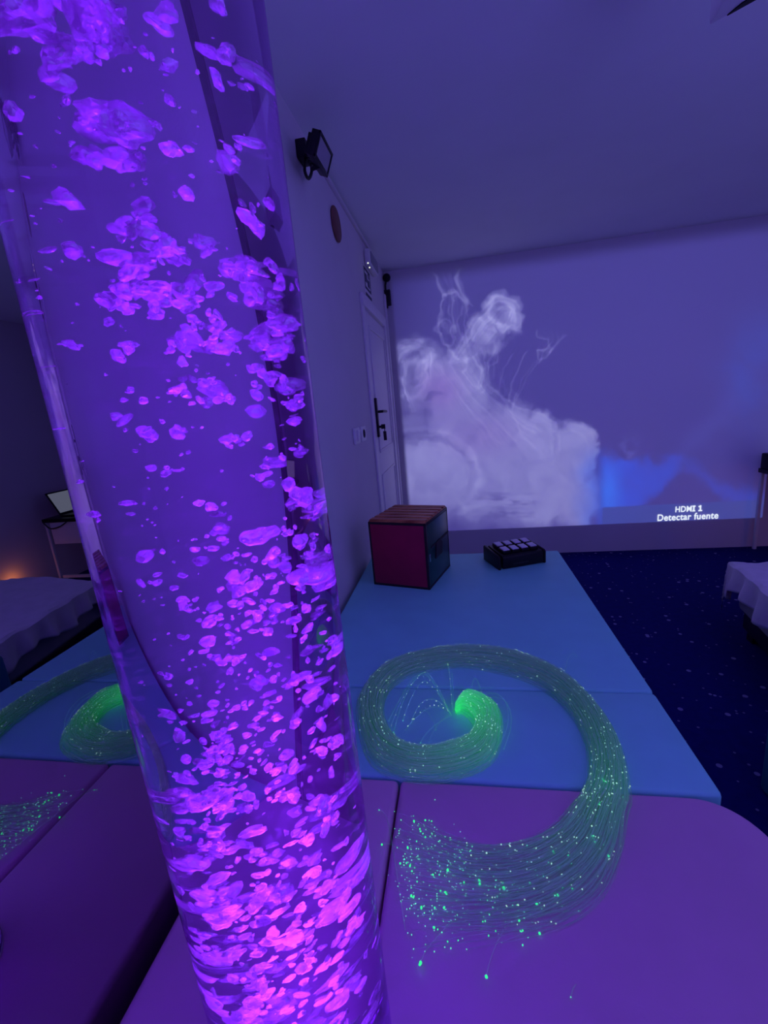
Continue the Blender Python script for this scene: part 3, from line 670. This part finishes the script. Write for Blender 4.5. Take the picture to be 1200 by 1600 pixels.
    line([(445, 305), (420, 350), (400, 400), (390, 450)], 2.6, .22); line([(400, 310), (375, 360), (360, 420)], 2.2, .15); line([(275, 310), (300, 360), (290, 400)], 3, .22); line([(345, 280), (325, 340), (335, 395)], 3, .18)
    line([(330, 400), (380, 450), (440, 560), (470, 600)], 4, .14); line([(350, 420), (420, 470), (500, 500), (535, 520)], 4, .16); line([(540, 520), (552, 570), (548, 605)], 5, .12); line([(20, 300), (60, 262), (120, 268)], 6, .16)
    line([(60, 545), (140, 540), (220, 560), (280, 610), (298, 680)], 6, .10); line([(70, 570), (150, 555)], 4, .08); line([(300, 700), (270, 750), (235, 775), (255, 790), (310, 775)], 9, .14); line([(410, 470), (405, 445), (412, 430)], 3, .2)
    # silky veils: families of fine threads between two guide curves
    for ga, gb, n, wd, al in VEILS:
        ga, gb = np.array(ga, float), np.array(gb, float); rr = np.random.default_rng(len(ga) * 31 + n)
        tq = np.linspace(0, len(ga) - 1.001, 14); A_, B_ = cat(np.c_[ga, 0 * ga[:, :1]], tq)[:, :2], cat(np.c_[gb, 0 * gb[:, :1]], tq)[:, :2]
        for i in range(n):
            f = (i + rr.uniform(-.4, .4)) / (n - 1); Q = A_ * (1 - f) + B_ * f + np.cumsum(rr.normal(size=(14, 2)) * 1.1, 0)
            lo, hi = Q.min(0) - 40, Q.max(0) + 40; msk = np.nonzero((X > lo[0]) & (X < hi[0]) & (Y > lo[1]) & (Y < hi[1]))
            U, V_ = X[msk] * .75 + wx[msk] * .25, Y[msk] * .75 + wy_[msk] * .25; best = np.full(U.shape, 1e9)
            for k in range(13):
                e = Q[k + 1] - Q[k]; t = np.clip(((U - Q[k][0]) * e[0] + (V_ - Q[k][1]) * e[1]) / (e @ e + 1e-9), 0, 1)
                best = np.minimum(best, np.hypot(U - Q[k][0] - t * e[0], V_ - Q[k][1] - t * e[1]))
            d[msk] += al * rr.uniform(.3, 1.2) * np.exp(-(best / (wd * rr.uniform(.6, 1.5))) ** 2)
    # wisps: ridged noise inside
    rid = 1 - np.abs(2 * fbm(wx / 60, wy_ / 60, 71, 5) - 1); rid = rid ** 5
    upper = sstep(520, 250, Y)
    d = d * (.86 + .3 * (fbm(wx / 34, wy_ / 34, 51, 4) - .5) * (1 + upper) + .22 * rid * upper)
    dark = np.exp(-((X - 380) / 85) ** 2 - ((Y - 765) / 26) ** 2) * sstep(.45, .75, fbm(X / 60, Y / 14, 91)) + .7 * np.exp(-((X - 400) / 90) ** 2 - ((Y - 805) / 14) ** 2) * sstep(.4, .7, fbm(X / 50, Y / 12, 95))
    d = np.clip(d - .38 * dark - .12 * np.exp(-((X - 150) / 130) ** 2 - ((Y - 770) / 60) ** 2), 0, 1.05)
    white = np.array([142, 140, 210.]); pink = np.array([142, 118, 205.])
    pk_ = np.clip(.9 * np.exp(-((X - 175) / 70) ** 2 - ((Y - 420) / 70) ** 2) + .5 * np.exp(-((X - 300) / 120) ** 2 - ((Y - 560) / 70) ** 2), 0, 1)
    colr = white * (1 - pk_[..., None]) + pink * pk_[..., None]
    bl = sstep(560, 700, X + 30 * (fbm(X / 40, Y / 40, 7) - .5)) * sstep(560, 680, Y)
    colr = colr * (1 - bl[..., None]) + np.array([82, 108, 228.]) * bl[..., None]
    out = base + (colr - base) * (d / .85)[..., None]
    # blue plume on the right of the cloud
    n2 = fbm(X / 50, Y / 40, 61)
    topc = np.interp(X, [640, 690, 760, 840, 925, 935, 1000, 1100, 1200], [600, 622, 640, 650, 632, 640, 668, 730, 745])
    botc = np.interp(X, [640, 730, 800, 860, 935, 1000, 1100, 1200], [900, 860, 790, 735, 655, 700, 790, 800])
    pl = sstep(-22, 26, wy_ - topc) * sstep(26, -26, wy_ - botc) * sstep(650, 700, X)
    pl = pl * np.interp(X, [640, 700, 800, 900, 960, 1100, 1200], [1, 1, .8, .75, .45, .5, .4]) * (.75 + .5 * n2)
    blue = np.array([66, 82, 212.]) + np.exp(-((X - 700) / 40) ** 2 - ((Y - 740) / 90) ** 2)[..., None] * np.array([0, 24, 22])
    out = out + (blue - out) * np.clip(pl * (1 - .9 * sstep(.35, .6, d)), 0, 1)[..., None]
    pw = np.exp(-((wx - 755) / 36) ** 2 - ((wy_ - 605) / 30) ** 2) * sstep(.3, .7, fbm(X / 24, Y / 24, 81)) * .7
    out = out + (np.array([96, 98, 190.]) - out) * pw[..., None]
    # faint haze far right
    hz = np.exp(-((wx - 1130) / 75) ** 2 - ((wy_ - 380) / 130) ** 2) * (.35 + .9 * fbm(X / 40, Y / 46, 21)) * .55 + .25 * np.exp(-((X - 1190) / 60) ** 2 - ((Y - 250) / 90) ** 2)
    out = out + (np.array([66, 80, 186.]) - out) * np.clip(hz, 0, 1)[..., None]
    hz2 = .35 * np.exp(-((wy_ - (640 - (X - 900) * .9)) / 45) ** 2) * sstep(880, 960, X) * sstep(1180, 1060, X)
    out = out + (np.array([80, 78, 172.]) - out) * hz2[..., None]
    dk = .5 * np.exp(-((X - 1150) / 70) ** 2 - ((Y - 640) / 80) ** 2)
    out = out - dk[..., None] * np.array([24, 24, 34])
    return out
PX0, PX1, PZ0, PZ1 = -.50, 2.42, .249, 2.46
nx, nz_ = 460, 360
gx, gz = np.meshgrid(np.linspace(PX0, PX1, nx), np.linspace(PZ0, PZ1, nz_))
Dv = np.stack([gx, np.full_like(gx, YB - .003), gz], -1) - EYE
dep = Dv @ CF; ppx = 600 + FPX * (Dv @ CR) / dep; ppy = 800 - FPX * (Dv @ CU) / dep
img = smoke(ppx, ppy)
# the translucent menu bar along the picture's bottom
bar = sstep(.405, .398, gz) * sstep(1.17, 1.20, gx)
img = img + (np.array([70, 76, 164.]) - img) * (bar * .95)[..., None]
AMB = s2l([52, 46, 112])
ED = sstep(PX0, PX0 + .04, gx) * sstep(PZ1, PZ1 - .12, gz)
em_lin = np.clip(s2l(np.clip(img, 0, 255)) - AMB, 0, None) * ED[..., None]
me = bpy.data.meshes.new('projection_surface')
V = np.stack([gx, np.full_like(gx, YB - .003), gz], -1).reshape(-1, 3)
org = np.array([(PX0 + PX1) / 2, YB - .003, PZ0])
idx = np.arange(nx * nz_).reshape(nz_, nx)
F = np.stack([idx[:-1, :-1], idx[:-1, 1:], idx[1:, 1:], idx[1:, :-1]], -1).reshape(-1, 4)
me.from_pydata((V - org).tolist(), [], F.tolist())
ca = me.attributes.new('picture', 'FLOAT_COLOR', 'POINT')
ca.data.foreach_set('color', np.concatenate([em_lin.reshape(-1, 3), np.ones((nx * nz_, 1))], 1).astype(np.float32).ravel())
M_proj, nt, out = new_mat('painted_projector_light')
a_ = nt.nodes.new('ShaderNodeAttribute'); a_.attribute_name = 'picture'
b_ = nt.nodes.new('ShaderNodeBsdfPrincipled'); b_.inputs['Base Color'].default_value = (.70, .66, .70, 1); b_.inputs['Roughness'].default_value = .75; b_.inputs['Specular IOR Level'].default_value = .2
b_.inputs['Emission Strength'].default_value = 1.0
nt.links.new(a_.outputs['Color'], b_.inputs['Emission Color']); nt.links.new(b_.outputs[0], out.inputs[0])
me.materials.append(M_proj)
pj = thing('glowing_picture', 'projected picture of white and blue smoke on the back wall', 'projection', tuple(org))
po = bpy.data.objects.new('picture', me); COL.objects.link(po); po.parent = pj
M_text = emit_mat('glowing_white_text', (.80, .88, 1.0), 1.0)
def text_mesh(body, x0, x1, z0, z1, name, extra=None):
    cu = bpy.data.curves.new(name, 'FONT'); cu.body = body; cu.size = 1; cu.offset = .018; cu.resolution_u = 6; cu.space_character = 1.06
    o = bpy.data.objects.new(name + '_tmp', cu); COL.objects.link(o)
    dg = bpy.context.evaluated_depsgraph_get(); m = bpy.data.meshes.new_from_object(o.evaluated_get(dg)); bpy.data.objects.remove(o)
    P = np.array([v.co[:] for v in m.vertices]); lo, hi = P.min(0), P.max(0)
    for v in m.vertices:
        u = x0 + (v.co.x - lo[0]) / (hi[0] - lo[0]) * (x1 - x0); w_ = z0 + (v.co.y - lo[1]) / (hi[1] - lo[1]) * (z1 - z0)
        v.co = Vector((u, YB - .006, w_)) - Vector(org)
    m.materials.clear(); m.materials.append(M_text)
    t = bpy.data.objects.new(name, m); COL.objects.link(t); t.parent = pj; return t
a0, a1 = ony(1055, 796, YB), ony(1096, 793.5, YB)
zt, zb_ = ony(1070, 790.5, YB)[2], ony(1070, 799.5, YB)[2]
W1 = a1[0] - a0[0]
text_mesh('HDM', a0[0], a0[0] + W1 * .62, zb_, zt, 'source_caption')
b = MB(); xc = a0[0] + W1 * .70; tk = W1 * .05
b.box((xc, YB - .006, (zt + zb_) / 2), (tk, .002, zt - zb_)); b.box((xc, YB - .006, zt - .005), (tk * 2.2, .002, .010)); b.box((xc, YB - .006, zb_ + .005), (tk * 2.2, .002, .010)); WORLD[pj.name] = tuple(org); b.build('source_letter', M_text, pj); b = MB()
xc = a0[0] + W1 * .95
b.box((xc, YB - .006, (zt + zb_) / 2), (tk, .002, zt - zb_)); b.box((xc - tk * .9, YB - .006, zt - .010), (tk * 1.2, .002, .010)); b.box((xc, YB - .006, zb_ + .005), (tk * 2.8, .002, .010))
WORLD[pj.name] = tuple(org)
b.build('source_number', M_text, pj)
a0, a1 = ony(1027, 810, YB), ony(1122, 804.5, YB)
text_mesh('Detectar fuente', a0[0], a1[0], ony(1075, 812, YB)[2], ony(1075, 801.5, YB)[2], 'status_caption')

# ------------------------------------------------------------------ ceiling projector (only its lower corner in view)
pc = Vector(ony(1107, 42, 1.5))
pr_ = thing('ceiling_projector', 'pale projector hanging from the ceiling at the top edge of the frame', 'projector', (pc.x, pc.y, ZC))
pu, pw_ = Vector((math.cos(math.radians(-37)), math.sin(math.radians(-37)), 0)), Vector((-.08, -.99, 0))
def wp(u, v, z): return tuple(pc + pu * u + pw_ * v + Vector((0, 0, z)))
b = MB().add([wp(u, v, z) for z in (0, .10) for u, v in ((0, 0), (.26, 0), (.26, .24), (0, .24))], [(0, 1, 2, 3), (7, 6, 5, 4), (0, 4, 5, 1), (1, 5, 6, 2), (2, 6, 7, 3), (3, 7, 4, 0)])
b.build('projector_body', M_white, pr_, bevel=.006)
b = MB().add([wp(u, v, z) for z in (-.003, .004) for u, v in ((.035, .008), (.125, .006), (.115, .024), (.085, .032), (.055, .026))], [(0, 1, 2, 3, 4), (9, 8, 7, 6, 5)] + [(i, (i + 1) % 5, 5 + (i + 1) % 5, 5 + i) for i in range(5)])
b.build('intake_grille', M_black, pr_)
z1_ = ZC - pc.z
MB().tube([wp(.13, .12, .09), wp(.13, .12, z1_)], .02, 16).build('ceiling_mount', M_white, pr_)

# ------------------------------------------------------------------ furniture on the right (partly seen directly, the rest in the mirror)
# teal foam block
tag(MB().prism([(.968, 1.448), (1.02, .80), (1.56, .84), (1.51, 1.49)], 0, .50).build('foam_block', M_teal, bevel=.02, seg=3),
    'dark teal foam block on the carpet at the right edge', 'foam block')
# low bed with a rumpled sheet
P00, P10, P11, P01 = np.array((1.30, 1.66)), np.array((2.45, 1.50)), np.array((2.58, 2.36)), np.array((1.44, 2.52))
bed = thing('low_bed', 'low bed under a rumpled white sheet beside the teal block', 'bed', (1.95, 2.0, 0))
def bl(u, v): return P00 * (1 - u) * (1 - v) + P10 * u * (1 - v) + P11 * u * v + P01 * (1 - u) * v
ins = [tuple(bl(*q)) for q in ((.04, .05), (.96, .05), (.96, .95), (.04, .95))]
MB().prism(ins, .06, .16).build('bed_base', M_dark, bed, bevel=.01)
for q in ((.08, .1), (.92, .1), (.92, .9), (.08, .9)):
    x, y = bl(*q); MB().box((x, y, .03), (.05, .05, .06)).build('leg', M_dark, bed)
MB().prism([tuple(bl(*q)) for q in ((.02, .02), (.98, .02), (.98, .98), (.02, .98))], .16, .39).build('mattress', M_grey, bed, bevel=.03, seg=3)
nu, nv_ = 90, 72
V = []; 
us = np.linspace(-.155, 1.155, nu); vs = np.linspace(-.20, 1.20, nv_)
for v in vs:
    for u in us:
        uc, vc = min(max(u, -.012), 1.012), min(max(v, -.015), 1.015)
        x, y = bl(uc, vc)
        ox, oy = abs(u - uc) * 1.16, abs(v - vc) * .88; drop = max(ox, oy) if False else math.hypot(ox, oy)
        n1 = fbm(np.array(x * 4.), np.array(y * 4.), 5, 4) - .5; n2 = fbm(np.array(x * 9.), np.array(y * 9.), 15, 3) - .5
        z = .425 + .05 * n1 + .025 * n2 + .10 * math.exp(-((x - 2.0) / .22) ** 2 - ((y - 2.25) / .25) ** 2) + .05 * math.exp(-((x - 1.7) / .15) ** 2 - ((y - 1.9) / .3) ** 2)
        if drop > 0:
            z = .425 + (z - .425) * max(0, 1 - drop * 12)
            hem = 1 + .10 * math.sin(x * 9 + y * 13) + .07 * math.sin(x * 23 - y * 17)
            z -= drop * 1.05 * hem * (1.08 if v > .9 else .80)
            fl_ = .022 * math.sin((x * 31 + y * 37)) * min(1, drop * 8) + .012 * min(1, drop * 6)
            cx_, cy_ = bl(.5, .5); q = math.hypot(x - cx_, y - cy_); x += (x - cx_) / q * (fl_ + .012); y += (y - cy_) / q * (fl_ + .012)
        V.append((x, y, z))
F = [(j * nu + i, j * nu + i + 1, (j + 1) * nu + i + 1, (j + 1) * nu + i) for j in range(nv_ - 1) for i in range(nu - 1)]
b = MB(); b.add(V, F); sh = b.build('bed_sheet', M_sheet, bed, smooth=True)
sm = sh.modifiers.new('thickness', 'SOLIDIFY'); sm.thickness = .004
# desk with a laptop
dk = thing('desk', 'white-legged desk with dark top standing by right wall behind bed', 'desk', (2.57, 3.67, 0))
DX0, DX1, DY0, DY1 = 2.33, 2.86, 3.45, 3.90
MB().box(((DX0 + DX1) / 2, (DY0 + DY1) / 2, .655), (DX1 - DX0, DY1 - DY0, .035)).build('desk_top', M_black, dk, bevel=.004)
for x in (DX0 + .02, DX1 - .02):
    for y in (DY0 + .02, DY1 - .02):
        MB().box((x, y, .319), (.024, .024, .638)).build('leg', M_white, dk, bevel=.004)
MB().box((DX0 + .245, DY0 + .012, .53), (.42, .016, .21)).build('modesty_panel', M_white, dk)
MB().box(((DX0 + DX1) / 2, DY0 + .02, .09), (.42, .025, .025)).build('stretcher', M_white, dk)
b = MB().tube(cat(np.array([(DX1 - .03, DY0 - .012, .64), (DX1 - .09, DY0 - .014, .585), (DX1 - .2, DY0 - .014, .60), (DX1 - .29, DY0 - .016, .645)]), np.linspace(0, 3, 20)), .006, 6)
b.build('dangling_cable', M_cable, dk, smooth=True)
lp = thing('laptop', 'open laptop with lit pale screen on the desk, seen in mirror', 'laptop', (2.59, 3.70, .6725))
ML = rotz(math.radians(-88))
def wp(u, v, z): return tuple(Vector((2.59, 3.70, .6725)) + ML @ Vector((u, v, z)))
MB().box(wp(0, 0, .010), (.36, .24, .018), ML).build('keyboard_base', M_black, lp, bevel=.004)
MT = ML @ Matrix.Rotation(math.radians(-27), 3, 'X')
hc = Vector(wp(0, .12, .02))
def sp_(u, v, w_): return tuple(hc + MT @ Vector((u, w_, v)))
lid = MB().box(sp_(0, .12, .004), (.36, .010, .24), MT).build('screen_lid', M_black, lp, bevel=.003)
MB().box(sp_(0, .122, -.0025), (.335, .003, .205), MT).build('screen', emit_mat('laptop_screen', s2l([120, 130, 150]), 1.0), lid)
b = MB().box((2.385, 3.84, .733), (.10, .10, .120)); tag(b.build('black_case', M_black, None, bevel=.008), 'small black case on the far end of the desk', 'case')

# ------------------------------------------------------------------ lights
def light(name, kind, loc, col, power, size=.05, rot=None, mis=True, **kw):
    l = bpy.data.lights.new(name, kind); l.color = col; l.energy = power
    if kind == 'AREA': l.shape = 'RECTANGLE'; l.size = size; l.size_y = kw.get('size_y', size)
    else: l.shadow_soft_size = size
    o = bpy.data.objects.new(name, l); COL.objects.link(o); o.location = loc
    if rot: o.rotation_euler = rot
    l.cycles.use_multiple_importance_sampling = mis
    return o
VIO = (.15, .004, 1.0)
for z, pw in ((.80, .26), (1.0, .26), (1.2, .18), (1.42, .14), (1.66, .14), (1.95, .2)):  # added points along the axis, carrying the base lamp's glow upward
    light('tube_fill', 'POINT', (TX + .012, TY + .01, z), VIO, pw, .03, mis=False)
sp_o = light('base_spot', 'SPOT', (TX, TY, TOP + .03), (.27, .030, 1.0), 760.0, .04, rot=(PI, 0, 0), mis=False)
sp_o.data.spot_size = math.radians(24); sp_o.data.spot_blend = .5
for z, pw in ((.90, 170.0), (1.10, 90.0), (1.30, 40.0), (1.48, 16.0)):            # added spots in place of light guided up the water column
    sp_o = light('column_spot', 'SPOT', (TX + .01, TY, z), (.23, .022, 1.0), pw, .03, rot=(PI, 0, 0), mis=False)
    sp_o.data.spot_size = math.radians(25); sp_o.data.spot_blend = .5
# dim blue-violet ambience: added area fills with no fixtures, one facing down, one up
light('ambient_fill_down', 'AREA', (1.2, .6, ZC - .03), (.22, .19, 1.0), 5.0, 1.6, size_y=2.2)
light('ambient_fill_up', 'AREA', (2.1, -.6, 1.15), (.23, .20, 1.0), 36.0, 1.2, rot=(PI, 0, 0), mis=False, size_y=2.4)
light('green_head', 'POINT', tuple(np.array(fib.location) + np.array([.02, -.02, .05])), (.05, 1.0, .25), .010, .02, mis=False)
light('night_light', 'POINT', (2.87, 3.10, .20), (1.0, .30, .06), .55, .03, mis=False)

# ------------------------------------------------------------------ camera and colour management
cam = bpy.data.cameras.new('camera'); co = bpy.data.objects.new('camera', cam); COL.objects.link(co)
cam.sensor_fit = 'VERTICAL'; cam.sensor_height = 24; cam.sensor_width = 18; cam.lens = FPX / 1600 * 24
cam.clip_start = .01; cam.clip_end = 50
Mw = Matrix.Identity(4)
for i in range(3): Mw[i][0], Mw[i][1], Mw[i][2], Mw[i][3] = CR[i], CU[i], -CF[i], EYE[i]
co.matrix_world = Mw
SC.camera = co
w = bpy.data.worlds.new('world'); SC.world = w; w.use_nodes = True
w.node_tree.nodes['Background'].inputs[0].default_value = (0, 0, 0, 1)
vs_ = SC.view_settings; vs_.view_transform = 'Standard'; vs_.look = 'None'; vs_.gamma = 1; vs_.exposure = 0; vs_.use_curve_mapping = False
SC.cycles.max_bounces = 11; SC.cycles.transmission_bounces = 10; SC.cycles.transparent_max_bounces = 16; SC.cycles.diffuse_bounces = 4; SC.cycles.glossy_bounces = 6
SC.cycles.use_denoising = True
SC.cycles.use_adaptive_sampling = True; SC.cycles.adaptive_threshold = .02
SC.cycles.sample_clamp_indirect = 6.0
